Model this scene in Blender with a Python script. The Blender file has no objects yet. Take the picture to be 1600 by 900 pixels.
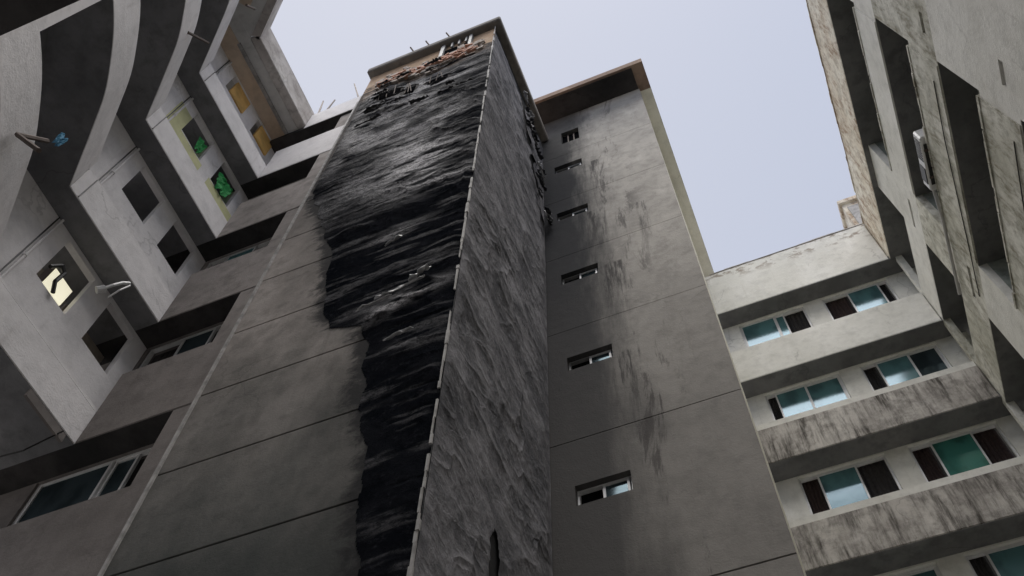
import bpy, bmesh, math, random
import numpy as np
from mathutils import Vector, Matrix
random.seed(7); rng = np.random.RandomState(5)
S = bpy.context.scene
COL = S.collection

# ------------------------------------------------------------------ camera
cam_d = bpy.data.cameras.new('camera'); cam = bpy.data.objects.new('camera', cam_d); COL.objects.link(cam)
r = Vector((0.92775795, 0.37263420, 0.02022214)); dn = Vector((-0.32116126, 0.82485340, -0.46526586)); fw = Vector((-0.19005427, 0.42515953, 0.88493997))
up = -dn
cam.matrix_world = Matrix(((r.x, up.x, -fw.x, 0), (r.y, up.y, -fw.y, 0), (r.z, up.z, -fw.z, 0), (0, 0, 0, 1)))
cam_d.sensor_fit = 'HORIZONTAL'; cam_d.sensor_width = 36; cam_d.lens = 1513.73/1600*36
cam_d.clip_start = 0.05; cam_d.clip_end = 2000
S.camera = cam

# ------------------------------------------------------------------ light
SUN_EL, SUN_AZ = math.radians(77), math.radians(165)      # azimuth clockwise from +Y
w = bpy.data.worlds.new('World'); S.world = w; w.use_nodes = True
nt = w.node_tree; nt.nodes.clear()
out = nt.nodes.new('ShaderNodeOutputWorld'); bg = nt.nodes.new('ShaderNodeBackground'); bg.inputs['Strength'].default_value = 0.10
sky = nt.nodes.new('ShaderNodeTexSky'); sky.sky_type = 'NISHITA'; sky.sun_disc = False
sky.sun_elevation = SUN_EL; sky.sun_rotation = SUN_AZ; sky.dust_density = 3.0; sky.air_density = 1.0
mx = nt.nodes.new('ShaderNodeMix'); mx.data_type = 'RGBA'; mx.inputs['Factor'].default_value = 0.86
tc = nt.nodes.new('ShaderNodeTexCoord'); vd = nt.nodes.new('ShaderNodeVectorMath'); vd.operation = 'DOT_PRODUCT'; vd.inputs[1].default_value = (-.75, .25, .6)
mr = nt.nodes.new('ShaderNodeMapRange'); mr.inputs[1].default_value = .2; mr.inputs[2].default_value = 1.0
vm = nt.nodes.new('ShaderNodeMix'); vm.data_type = 'RGBA'; vm.inputs[6].default_value = (3.1, 3.45, 4.35, 1); vm.inputs[7].default_value = (4.4, 4.5, 5.0, 1)   # thin veil, whiter to the left
nt.links.new(tc.outputs['Generated'], vd.inputs[0]); nt.links.new(vd.outputs['Value'], mr.inputs[0]); nt.links.new(mr.outputs[0], vm.inputs[0]); nt.links.new(vm.outputs[2], mx.inputs['B'])
nt.links.new(sky.outputs[0], mx.inputs['A']); nt.links.new(mx.outputs['Result'], bg.inputs['Color']); nt.links.new(bg.outputs[0], out.inputs[0])
sd = bpy.data.lights.new('sun', 'SUN'); sd.energy = 3.6; sd.angle = math.radians(60); sd.color = (1, 0.965, 0.925)
sun = bpy.data.objects.new('sun', sd); COL.objects.link(sun)
sdir = Vector((math.sin(SUN_AZ)*math.cos(SUN_EL), math.cos(SUN_AZ)*math.cos(SUN_EL), math.sin(SUN_EL)))
sun.rotation_euler = sdir.to_track_quat('Z', 'Y').to_euler()
S.view_settings.view_transform = 'Standard'; S.view_settings.look = 'None'
S.view_settings.exposure = 0.68; S.view_settings.gamma = 1; S.view_settings.use_curve_mapping = False
S.render.engine = 'CYCLES'
S.cycles.max_bounces = 8; S.cycles.diffuse_bounces = 6

# ------------------------------------------------------------------ helpers
def root_loc(p):
    v = Vector((0, 0, 0))
    while p is not None: v += p.location; p = p.parent
    return v
def thing(name, label, cat, loc=(0, 0, 0), group=None):
    o = bpy.data.objects.new(name, None); COL.objects.link(o); o.location = loc; o.empty_display_size = 0.3
    o['label'] = label; o['category'] = cat
    if group: o['group'] = group
    return o
def tag(o, label, cat, group=None):
    o['label'] = label; o['category'] = cat
    if group: o['group'] = group
    return o
def mesh_obj(name, verts, faces, mat, parent=None, smooth=False, sub=True):
    L = root_loc(parent) if sub else Vector((0, 0, 0))
    me = bpy.data.meshes.new(name)
    me.from_pydata([(v[0]-L.x, v[1]-L.y, v[2]-L.z) for v in verts], [], faces); me.update()
    if smooth: me.polygons.foreach_set('use_smooth', [True]*len(me.polygons))
    me.materials.append(mat)
    o = bpy.data.objects.new(name, me); COL.objects.link(o)
    if parent: o.parent = parent
    return o
class MB:
    def __init__(s): s.v = []; s.f = []
    def hexa(s, p):                       # 8 points, bottom 4 then top 4 (ccw)
        n = len(s.v); s.v += [tuple(q) for q in p]
        s.f += [tuple(n+i for i in q) for q in ((3,2,1,0),(4,5,6,7),(0,1,5,4),(1,2,6,5),(2,3,7,6),(3,0,4,7))]; return s
    def box(s, x0, x1, y0, y1, z0, z1):
        if x0 > x1: x0, x1 = x1, x0
        if y0 > y1: y0, y1 = y1, y0
        return s.hexa([(x0,y0,z0),(x1,y0,z0),(x1,y1,z0),(x0,y1,z0),(x0,y0,z1),(x1,y0,z1),(x1,y1,z1),(x0,y1,z1)])
    def tube(s, a, b, rad, n=8, rad2=None):
        a = Vector(a); b = Vector(b); d = (b-a).normalized(); u = d.orthogonal().normalized(); w_ = d.cross(u); k = len(s.v)
        rad2 = rad if rad2 is None else rad2
        for P, R_ in ((a, rad), (b, rad2)):
            for i in range(n):
                t = 2*math.pi*i/n; s.v.append(tuple(P+(u*math.cos(t)+w_*math.sin(t))*R_))
        s.f += [(k+i, k+(i+1) % n, k+n+(i+1) % n, k+n+i) for i in range(n)]
        s.f += [tuple(k+n-1-i for i in range(n)), tuple(k+n+i for i in range(n))]; return s
    def path(s, pts, rad, n=7):
        for a, b in zip(pts[:-1], pts[1:]): s.tube(a, b, rad, n)
        return s
    def build(s, name, mat, parent=None, smooth=False): return mesh_obj(name, s.v, s.f, mat, parent, smooth)
def bevel(o, wdt=0.015, seg=1):
    m = o.modifiers.new('bevel', 'BEVEL'); m.width = wdt; m.segments = seg; m.limit_method = 'ANGLE'; return o
def holes(u0, u1, z0, z1, ops):
    """split rectangle with openings (a,b,c,d)=(u0,u1,z0,z1) into rectangles"""
    us = sorted({u0, u1, *[o[0] for o in ops], *[o[1] for o in ops]}); us = [u for u in us if u0 <= u <= u1]
    res = []
    for a, b in zip(us[:-1], us[1:]):
        m = (a+b)/2; cuts = sorted((o[2], o[3]) for o in ops if o[0] < m < o[1]); z = z0
        for c, d in cuts:
            if c > z: res.append((a, b, z, c))
            z = max(z, d)
        if z < z1: res.append((a, b, z, z1))
    return res
# numpy lattice noise
def lat(ix, iy, sd):
    h = (ix.astype(np.int64)*374761393 + iy.astype(np.int64)*668265263 + sd*974711) & 0xffffffff
    h = ((h ^ (h >> 13))*1274126177) & 0xffffffff; h = h ^ (h >> 16)
    return (h & 0xffff)/65535.0
def vnoise(x, y, sd=0):
    ix = np.floor(x); iy = np.floor(y); fx = x-ix; fy = y-iy; fx = fx*fx*(3-2*fx); fy = fy*fy*(3-2*fy)
    ix = ix.astype(np.int64); iy = iy.astype(np.int64)
    a = lat(ix, iy, sd); b = lat(ix+1, iy, sd); c = lat(ix, iy+1, sd); d = lat(ix+1, iy+1, sd)
    return (a*(1-fx)+b*fx)*(1-fy)+(c*(1-fx)+d*fx)*fy
def fbm(x, y, sd=0, o=4):
    t = 0; a = .5; s_ = 0
    for i in range(o): t = t+a*vnoise(x*2**i, y*2**i, sd+i*17); s_ += a; a *= .5
    return t/s_

# ------------------------------------------------------------------ materials
def nd(nt, t, **kw):
    n = nt.nodes.new(t)
    for k, v in kw.items(): setattr(n, k, v)
    return n
def newmat(name):
    m = bpy.data.materials.new(name); m.use_nodes = True; nt = m.node_tree
    return m, nt, nt.nodes['Principled BSDF']
def noise(nt, scale, stretch=(1, 1, 1), detail=6, rough=0.6, off=0.0, dist=0.0):
    g = nd(nt, 'ShaderNodeNewGeometry'); mp = nd(nt, 'ShaderNodeMapping'); mp.inputs['Scale'].default_value = stretch
    mp.inputs['Location'].default_value = (off, off*1.7, off*.6)
    n = nd(nt, 'ShaderNodeTexNoise'); n.inputs['Scale'].default_value = scale; n.inputs['Detail'].default_value = detail; n.inputs['Roughness'].default_value = rough
    n.inputs['Distortion'].default_value = dist
    nt.links.new(g.outputs['Position'], mp.inputs[0]); nt.links.new(mp.outputs[0], n.inputs['Vector']); return n.outputs['Fac']
def ramp(nt, src, lo, hi, a=0.0, b=1.0):
    m = nd(nt, 'ShaderNodeMapRange'); m.inputs[1].default_value = lo; m.inputs[2].default_value = hi; m.inputs[3].default_value = a; m.inputs[4].default_value = b
    m.interpolation_type = 'SMOOTHSTEP'
    nt.links.new(src, m.inputs[0]); return m.outputs[0]
def math_(nt, op, a, b=None):
    m = nd(nt, 'ShaderNodeMath', operation=op)
    for i, v in enumerate((a, b)):
        if v is None: continue
        if isinstance(v, (int, float)): m.inputs[i].default_value = v
        else: nt.links.new(v, m.inputs[i])
    return m.outputs[0]
def mix(nt, fac, A, B):
    m = nd(nt, 'ShaderNodeMix', data_type='RGBA')
    for k, v in (('Factor', fac), ('A', A), ('B', B)):
        s = m.inputs[k] if k != 'Factor' else m.inputs[0]
        if k == 'A': s = m.inputs[6]
        if k == 'B': s = m.inputs[7]
        if isinstance(v, (int, float)): s.default_value = v
        elif isinstance(v, tuple): s.default_value = (*v, 1)
        else: nt.links.new(v, s)
    return m.outputs[2]
def pos(nt):
    g = nd(nt, 'ShaderNodeNewGeometry'); s = nd(nt, 'ShaderNodeSeparateXYZ'); nt.links.new(g.outputs['Position'], s.inputs[0]); return s.outputs
def bumpit(nt, b, h, strength=0.4, dist=0.02):
    bp = nd(nt, 'ShaderNodeBump'); bp.inputs['Strength'].default_value = strength; bp.inputs['Distance'].default_value = dist
    nt.links.new(h, bp.inputs['Height']); nt.links.new(bp.outputs[0], b.inputs['Normal'])
def plaster(name, base, dark, light=None, streak=0.5, streak_col=(0.05, 0.045, 0.04), grime=0.5, seed=0.0, lo=.52, hi=.75, rough=.9, overlay=None, run=.10):
    m, nt, b = newmat(name)
    big = noise(nt, .7, (1, 1, .8), 5, .6, seed); med = noise(nt, 3.5, (1, 1, 1), 8, .65, seed+3); fin = noise(nt, 30, (1, 1, 1), 4, .7, seed+5)
    c = mix(nt, ramp(nt, big, .35, .68), base, dark)
    c = mix(nt, math_(nt, 'MULTIPLY', ramp(nt, med, .42, .7), grime), c, tuple(x*.62 for x in dark))
    if light: c = mix(nt, math_(nt, 'MULTIPLY', ramp(nt, noise(nt, 1.7, (1, 1, .5), 7, .7, seed+9), .55, .72), .6), c, light)
    st = noise(nt, 3.2, (1, 1, run), 6, .75, seed+12, .3); st2 = noise(nt, 11, (1, 1, run*.5), 4, .7, seed+15)
    stf = math_(nt, 'MULTIPLY', math_(nt, 'MULTIPLY', ramp(nt, st, lo, hi), ramp(nt, st2, .3, .62)), streak)
    c = mix(nt, stf, c, streak_col)
    c = mix(nt, ramp(nt, fin, .62, .8, 0, .35), c, tuple(x*.55 for x in dark))
    vo = nd(nt, 'ShaderNodeTexVoronoi'); vo.feature = 'DISTANCE_TO_EDGE'; vo.inputs['Scale'].default_value = .45
    gp = nd(nt, 'ShaderNodeNewGeometry'); wv = nd(nt, 'ShaderNodeVectorMath', operation='ADD'); nz = nd(nt, 'ShaderNodeTexNoise'); nz.inputs['Scale'].default_value = 1.6; nz.inputs['Detail'].default_value = 6
    nt.links.new(gp.outputs['Position'], nz.inputs['Vector']); nt.links.new(gp.outputs['Position'], wv.inputs[0]); nt.links.new(nz.outputs['Color'], wv.inputs[1]); nt.links.new(wv.outputs[0], vo.inputs['Vector'])
    ck = math_(nt, 'MULTIPLY', ramp(nt, vo.outputs['Distance'], .002, .010, 1, 0), ramp(nt, noise(nt, .8, (1, 1, 1), 3, .5, seed+21), .5, .62))
    c = mix(nt, math_(nt, 'MULTIPLY', ck, .28), c, tuple(x*.3 for x in dark))
    if overlay: c = overlay(nt, c)
    nt.links.new(c, b.inputs['Base Color']); b.inputs['Roughness'].default_value = rough
    b.inputs['Specular IOR Level'].default_value = .06
    h = math_(nt, 'ADD', math_(nt, 'MULTIPLY', med, 1.0), math_(nt, 'MULTIPLY', fin, .45))
    bumpit(nt, b, h, .45, .03)
    return m
def flat(name, col, rough=.6, metal=0.0, var=.25, seed=0.0, scale=6):
    m, nt, b = newmat(name)
    c = mix(nt, math_(nt, 'MULTIPLY', ramp(nt, noise(nt, scale, off=seed), .35, .7), var*2), col, tuple(x*.5 for x in col))
    nt.links.new(c, b.inputs['Base Color']); b.inputs['Roughness'].default_value = rough; b.inputs['Metallic'].default_value = metal
    return m
def band_mat(name, base, dark, seed, streak, col, zs, lo=.45):
    """concrete band with run-off staining that starts at its weather ledge (zs list of ledge heights)"""
    return plaster(name, base, dark, None, streak, col, .45, seed, lo, .68)

M = {}
def shade_low(nt, c):  # painted light falloff: darkens the wall towards the ground
    P = pos(nt); n = noise(nt, .7, (1, 1, .5), 7, .65, 63)
    return mix(nt, math_(nt, 'MULTIPLY', ramp(nt, math_(nt, 'ADD', P[2], math_(nt, 'MULTIPLY', n, 5)), 11, 22, 1, 0), .68), c, (.10, .09, .085))
M['left'] = plaster('left_wing_plaster', (.79, .77, .775), (.70, .685, .69), (.82, .81, .815), .3, (.30, .27, .25), .3, 1.0)
M['tan'] = plaster('warm_tan_plaster', (.66, .54, .42), (.52, .42, .33), None, .2, grime=.4, seed=2.0)
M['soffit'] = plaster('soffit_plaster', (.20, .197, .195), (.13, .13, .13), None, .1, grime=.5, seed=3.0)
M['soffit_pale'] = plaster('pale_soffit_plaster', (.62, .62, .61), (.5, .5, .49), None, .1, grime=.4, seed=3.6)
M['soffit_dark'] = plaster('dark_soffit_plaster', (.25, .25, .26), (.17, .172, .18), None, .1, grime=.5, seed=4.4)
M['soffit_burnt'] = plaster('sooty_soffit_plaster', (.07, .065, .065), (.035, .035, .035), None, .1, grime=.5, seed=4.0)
M['backleft'] = plaster('back_left_concrete', (.38, .35, .335), (.26, .24, .23), (.44, .40, .385), .35, (.06, .05, .045), .6, 5.0, overlay=shade_low)
M['right'] = plaster('right_wing_plaster', (.74, .73, .69), (.64, .63, .585), (.80, .79, .75), .45, (.24, .21, .17), .35, 6.0, .56, .8)
M['right_stain'] = plaster('stained_band_concrete', (.60, .57, .53), (.38, .355, .33), (.68, .65, .62), .95, (.06, .054, .047), .8, 7.3, .38, .64, run=.16)
M['rw_band'] = plaster('mossy_band_plaster', (.68, .67, .61), (.48, .47, .40), (.76, .75, .70), .8, (.17, .15, .10), .8, 8.0, .42, .66, run=.4)
M['parapet_w'] = plaster('weathered_parapet_plaster', (.80, .76, .66), (.66, .58, .46), (.84, .81, .74), .9, (.26, .155, .09), .75, 9.0, .43, .64, run=.45)
M['parapet_g'] = plaster('grey_weathered_parapet', (.62, .60, .58), (.40, .37, .35), None, .5, (.2, .17, .15), .7, 10.0)
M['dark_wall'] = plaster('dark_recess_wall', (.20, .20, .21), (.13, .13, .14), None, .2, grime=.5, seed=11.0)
M['recess_r'] = plaster('grey_green_recess_wall', (.34, .37, .34), (.22, .24, .22), None, .5, (.06, .07, .055), .6, 12.0)
M['room'] = flat('room_interior_paint', (.34, .30, .26), .9)
M['brick'] = flat('fired_brick', (.54, .29, .20), .9, var=.3, seed=2, scale=9)
M['mortar'] = flat('broken_plaster_rubble', (.42, .36, .31), .95, var=.4, scale=20)
M['alu'] = flat('aluminium_frame', (.66, .66, .66), .45, .1, var=.12)
M['alu_dull'] = flat('dull_aluminium_frame', (.26, .26, .26), .6, .1, var=.2)
M['steel'] = flat('rusty_steel', (.12, .09, .075), .7, .3)
M['white'] = flat('white_plastic', (.62, .62, .62), .4, 0, var=.1)
M['pipe'] = flat('pale_pipe_plastic', (.46, .45, .45), .5, 0, var=.15)
M['joint'] = flat('dark_joint_mortar', (.045, .04, .038), .95)  # dark fill behind the panel gaps
M['bead'] = flat('corner_bead_plaster', (.36, .35, .34), .8, 0, var=.48, scale=5)
M['ochre'] = flat('ochre_board', (.74, .46, .15), .8, 0, var=.3, scale=3)
M['lime'] = flat('lime_paint_and_light', (.60, .60, .33), .85, 0, var=.15, scale=4)
M['orange'] = flat('orange_board', (.80, .50, .16), .8, 0, var=.3, scale=3)
M['greencloth'] = flat('green_net_cloth', (.015, .32, .07), .8, 0, var=.3, scale=8)
M['palegreen'] = flat('pale_green_reveal', (.30, .38, .24), .85, 0, var=.2)
M['blue'] = flat('blue_cloth', (.05, .22, .36), .8, 0)
M['black'] = flat('black_plastic_and_shade', (.02, .02, .02), .5)
M['void'] = flat('unlit_void', (.008, .008, .009), 1.0); M['void'].node_tree.nodes['Principled BSDF'].inputs['Specular IOR Level'].default_value = 0  # black plates painted for the unlit depth of openings
M['curtain_r'] = flat('maroon_patterned_curtain', (.06, .038, .036), .95, 0, var=.48, scale=22)
M['curtain_k'] = flat('dark_curtain', (.05, .045, .045), .95, 0, var=.45, scale=16)
def glass(name, tint, spec, rough=.04, blend=.5):
    m, nt, b = newmat(name); nt.nodes.remove(b)
    o = nt.nodes['Material Output']; d = nd(nt, 'ShaderNodeBsdfDiffuse'); g = nd(nt, 'ShaderNodeBsdfGlossy'); g.inputs['Roughness'].default_value = rough
    g.inputs['Color'].default_value = (*spec, 1)
    c = mix(nt, ramp(nt, noise(nt, 2.2, (1, 1, .6), 3, .5), .4, .65), tint, tuple(x*.55 for x in tint)); nt.links.new(c, d.inputs['Color'])
    mxs = nd(nt, 'ShaderNodeMixShader'); mxs.inputs[0].default_value = blend
    nt.links.new(d.outputs[0], mxs.inputs[1]); nt.links.new(g.outputs[0], mxs.inputs[2]); nt.links.new(mxs.outputs[0], o.inputs[0])
    bp = nd(nt, 'ShaderNodeBump'); bp.inputs['Strength'].default_value = .05; bp.inputs['Distance'].default_value = .05
    nt.links.new(noise(nt, 1.1, (1, 1, 1), 2), bp.inputs['Height']); nt.links.new(bp.outputs[0], g.inputs['Normal'])
    return m
M['glass'] = glass('teal_tinted_glass', (.15, .32, .34), (.15, .19, .22), .12, .42)
M['glass_green'] = glass('green_tinted_glass', (.08, .31, .26), (.14, .24, .21), .10, .45)
M['glass_dark'] = glass('dark_teal_glass', (.055, .075, .085), (.12, .16, .18), .08, .35)
m, nt, b = newmat('lit_lamp_cover'); b.inputs['Base Color'].default_value = (.8, .78, .65, 1)
b.inputs['Emission Color'].default_value = (1, .94, .70, 1); b.inputs['Emission Strength'].default_value = .45; M['lamp'] = m

# tower panels: grey render, soot and painted falloff low down; the burn's left outline, height -> x
bz = [(-1.6, -3.5), (6.13, -3.60), (7.16, -3.78), (7.96, -3.74), (8.4, -3.98), (9.06, -4.11), (10.2, -4.20), (10.80, -4.36), (11.05, -4.85), (11.6, -5.10), (12.6, -5.28), (13.73, -5.45), (14.6, -5.72), (15.6, -6.05), (16.4, -6.32), (17.0, -6.52), (17.6, -6.54), (25, -6.54)]
def soot_shade_tower(nt, c):
    P = pos(nt); n = noise(nt, .9, (1, 1, .5), 7, .65, 20)
    up = ramp(nt, math_(nt, 'ADD', P[2], math_(nt, 'MULTIPLY', n, 6)), 8, 17)       # darker low down: soot plus the court's light falloff, painted in
    c = mix(nt, math_(nt, 'MULTIPLY', math_(nt, 'SUBTRACT', 1, up), .94), c, (.040, .047, .046))
    cr = nd(nt, 'ShaderNodeFloatCurve'); cv = cr.mapping.curves[0]
    pts = [((z+2)/28, (x+7)/4) for z, x in bz]
    cv.points[0].location = pts[0]; cv.points[1].location = pts[-1]
    for p in pts[1:-1]: cv.points.new(*p)
    for p in cv.points: p.handle_type = 'VECTOR'
    cr.mapping.update()
    nt.links.new(math_(nt, 'MULTIPLY', math_(nt, 'ADD', P[2], 2.0), 1/28), cr.inputs['Value'])
    ed = math_(nt, 'SUBTRACT', math_(nt, 'MULTIPLY', cr.outputs[0], 4.0), 7.0)
    nn = noise(nt, 2.2, (1, 1, 1.3), 8, .72, 24, .5)
    dd = math_(nt, 'ADD', math_(nt, 'SUBTRACT', P[0], ed), math_(nt, 'MULTIPLY', math_(nt, 'SUBTRACT', nn, .5), .9))
    c = mix(nt, ramp(nt, dd, -.22, .02, 0, .95), c, (.012, .013, .016))
    c = mix(nt, math_(nt, 'MULTIPLY', ramp(nt, dd, -1.0, -.05), .35), c, (.05, .048, .046))
    return c
M['tower'] = plaster('tower_grey_render', (.36, .33, .31), (.24, .22, .205), (.41, .38, .36), .3, (.05, .045, .04), .55, 14.0, overlay=soot_shade_tower)
M['tower_burnt'] = plaster('burnt_render_behind_sheet', (.10, .09, .085), (.04, .038, .038), (.22, .20, .19), .3, (.02, .02, .02), .6, 14.6)
def soot_top(nt, c):
    P = pos(nt); n = noise(nt, 2.4, (1, 1, 2.2), 8, .72, 26, .5)
    f = ramp(nt, math_(nt, 'SUBTRACT', n, math_(nt, 'MULTIPLY', math_(nt, 'SUBTRACT', P[2], 24.1), .22)), .42, .52)
    return mix(nt, math_(nt, 'MULTIPLY', f, .9), c, (.035, .03, .03))
M['tower_top'] = plaster('tower_tan_render', (.46, .33, .22), (.34, .24, .17), (.54, .44, .34), .4, (.08, .06, .05), .6, 15.0, overlay=soot_top)
M['roofslab'] = plaster('roof_slab_concrete', (.26, .235, .21), (.16, .15, .14), None, .5, (.07, .06, .055), .6, 16.0)
def soot_shade_stair(nt, c):
    P = pos(nt); n = noise(nt, .6, (1, 1, .35), 7, .62, 30, .4); n2 = noise(nt, 3, (1, 1, .12), 6, .7, 31)
    # edge of the soot cloud in x drifts with height: near x=-1.9 high up, -1.2 lower down
    e = math_(nt, 'ADD', P[0], math_(nt, 'MULTIPLY', math_(nt, 'SUBTRACT', n, .5), 1.7))
    e = math_(nt, 'ADD', e, math_(nt, 'MULTIPLY', math_(nt, 'SUBTRACT', n2, .5), 1.1))
    e = math_(nt, 'ADD', e, math_(nt, 'MULTIPLY', math_(nt, 'SUBTRACT', P[2], 18), .008))
    s_ = ramp(nt, e, -2.3, -1.15, 1, 0)
    high = ramp(nt, P[2], 22, 27.5, 1, .8)
    c = mix(nt, math_(nt, 'MULTIPLY', math_(nt, 'MULTIPLY', s_, high), .96), c, (.018, .020, .025))
    low = ramp(nt, math_(nt, 'ADD', P[2], math_(nt, 'MULTIPLY', n, 5)), 11, 24, 1, 0)      # the well's dimmer light low down, painted in
    c = mix(nt, math_(nt, 'MULTIPLY', low, .68), c, (.115, .11, .105))
    d = math_(nt, 'MULTIPLY', math_(nt, 'MULTIPLY', ramp(nt, noise(nt, 1.9, (1, 1, .16), 7, .75, 33, .6), .56, .64), ramp(nt, P[0], -2.1, -1.7)), ramp(nt, P[0], -.6, -1.2))
    c = mix(nt, math_(nt, 'MULTIPLY', d, .65), c, (.05, .045, .045))
    return c
def soot_shade_stair2(nt, c):
    c = soot_shade_stair(nt, c); P = pos(nt)
    for xa, xb, zt in ((-2.0, -1.55, 22.9), (-2.05, -1.6, 19.9), (-1.95, -1.4, 17.1), (-1.9, -1.5, 13.8), (-.95, -.7, 19.5)):
        m1 = math_(nt, 'MULTIPLY', ramp(nt, P[0], xa-.05, xa+.08), ramp(nt, P[0], xb-.08, xb+.05, 1, 0))
        m2 = math_(nt, 'MULTIPLY', ramp(nt, P[2], zt-.05, zt+.05, 1, 0), ramp(nt, P[2], zt-2.6, zt-.4))
        m3 = ramp(nt, noise(nt, 5, (1.6, 1, .12), 6, .75, zt), .46, .60)
        c = mix(nt, math_(nt, 'MULTIPLY', math_(nt, 'MULTIPLY', m1, m2), math_(nt, 'MULTIPLY', m3, .8)), c, (.035, .033, .034))
    return c
M['stair'] = plaster('stair_block_render', (.49, .465, .425), (.38, .36, .33), (.58, .56, .515), .3, (.10, .09, .08), .45, 17.0, overlay=soot_shade_stair2)
M['stair_side'] = plaster('stair_side_render', (.80, .78, .68), (.70, .68, .58), None, .2, (.14, .13, .1), .3, 18.0)
M['stair_slab'] = plaster('stair_roof_slab', (.34, .25, .19), (.22, .16, .13), None, .3, (.05, .04, .04), .6, 19.0)
def blotch(nt, c):
    P = pos(nt); n = noise(nt, 2.6, (1, 1, 1.4), 7, .7, 60)
    f = math_(nt, 'MULTIPLY', ramp(nt, n, .50, .60), ramp(nt, math_(nt, 'ADD', P[2], math_(nt, 'MULTIPLY', P[0], .05)), 24.95, 25.6))
    return mix(nt, math_(nt, 'MULTIPLY', f, .75), c, (.22, .17, .13))
M['parapet_b'] = plaster('blotched_parapet_plaster', (.74, .73, .69), (.66, .65, .60), (.80, .79, .75), .4, (.30, .26, .2), .35, 6.6, .56, .8, overlay=blotch)
# scorched cladding: colour comes from a painted attribute (its own burnt pattern) plus noise
def char_mat(name, ca, cb, cc, rough):
    m, nt, b = newmat(name)
    at = nd(nt, 'ShaderNodeAttribute'); at.attribute_name = 'pale'; at2 = nd(nt, 'ShaderNodeAttribute'); at2.attribute_name = 'tan'
    n1 = noise(nt, 1.4, (1, 1, 1.15), 10, .76, 40, .3); n2 = noise(nt, 6, (1, 1, 1.1), 8, .78, 41, .2)
    c = mix(nt, ramp(nt, n1, .38, .66), ca, cb)
    c = mix(nt, math_(nt, 'MULTIPLY', ramp(nt, n2, .52, .74), .55), c, cc)
    n3 = noise(nt, 16, (1, 1, 1.3), 5, .8, 43, .2)
    pf = math_(nt, 'MULTIPLY', at.outputs['Fac'], ramp(nt, math_(nt, 'ADD', math_(nt, 'MULTIPLY', n3, .5), math_(nt, 'MULTIPLY', n2, .5)), .42, .56, .05, 1.1))
    c = mix(nt, pf, c, (.40, .39, .41)); c = mix(nt, at2.outputs['Fac'], c, (.36, .25, .17))
    nt.links.new(c, b.inputs['Base Color']); nt.links.new(math_(nt, 'MULTIPLY', at.outputs['Fac'], .10), b.inputs['Specular IOR Level'])
    nt.links.new(ramp(nt, n2, .3, .7, rough, rough+.3), b.inputs['Roughness'])
    bumpit(nt, b, math_(nt, 'ADD', math_(nt, 'ADD', n1, math_(nt, 'MULTIPLY', n2, .6)), math_(nt, 'MULTIPLY', n3, .25)), .8, .07); return m
M['char'] = char_mat('charred_black_sheet', (.005, .006, .008), (.012, .013, .016), (.050, .050, .060), .5)
M['char_side'] = char_mat('charred_grey_sheet', (.10, .10, .107), (.25, .245, .258), (.44, .435, .45), .75)
M['flap'] = flat('peeled_silver_sheet', (.42, .42, .43), .45, .15, var=.35, scale=7)
M['flap_dark'] = flat('charred_flap', (.045, .045, .05), .95, .0, var=.4, scale=7)
M['ground'] = plaster('courtyard_concrete', (.30, .29, .27), (.22, .21, .20), None, .1, grime=.5, seed=50.0)

GZ = -1.6
# ------------------------------------------------------------------ ground
g = mesh_obj('ground', [(-300, -300, GZ), (300, -300, GZ), (300, 300, GZ), (-300, 300, GZ)], [(0, 1, 2, 3)], M['ground']); g['kind'] = 'structure'

# ------------------------------------------------------------------ lift tower (burnt)
TX0, TX1, TY0, TY1, TZ = -6.62, -3.03, 5.0, 8.38, 25.55
tower = thing('lift_tower', 'tall narrow tower with charred black cladding hanging off its two faces', 'tower', ((TX0+TX1)/2, TY0, GZ))
MB().box(TX0+.03, TX1-.04, TY0+.05, TY1, GZ, TZ).build('wall', M['joint'], tower)
zs = [GZ, .65, 2.27, 3.9, 5.52, 7.15, 8.78, 10.4, 12.0, 13.65, 15.2, 16.9, 18.5, 20.15, 21.75, 23.35]
for a, c in zip(zs[:-1], zs[1:]):
    bevel(MB().box(TX0, TX1-.02, TY0, TY0+.06, a+.012, c-.012).build('wall_panel', M['tower'] if c < 19 else M['tower_burnt'], tower), .006)
MB().box(TX0, TX1-.02, TY0, TY0+.06, 23.362, TZ).build('wall_panel', M['tower_top'], tower)
MB().box(TX1-.045, TX1-.005, TY0+.062, TY1, GZ, TZ).build('side_wall', M['tower'], tower)
MB().box(TX0-.025, TX0+.02, TY0-.03, TY0+.2, GZ, 23.3).build('edge_trim', M['bead'], tower)
# roof slab
mb = MB().box(-6.68, -2.83, 4.80, 8.38, TZ, TZ+.28)
bevel(mb.build('roof_slab', M['roofslab'], tower), .03)
MB().box(-6.60, -2.95, 4.92, 8.38, TZ+.285, TZ+.36).build('roof_screed', M['stair_slab'], tower)

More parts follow.
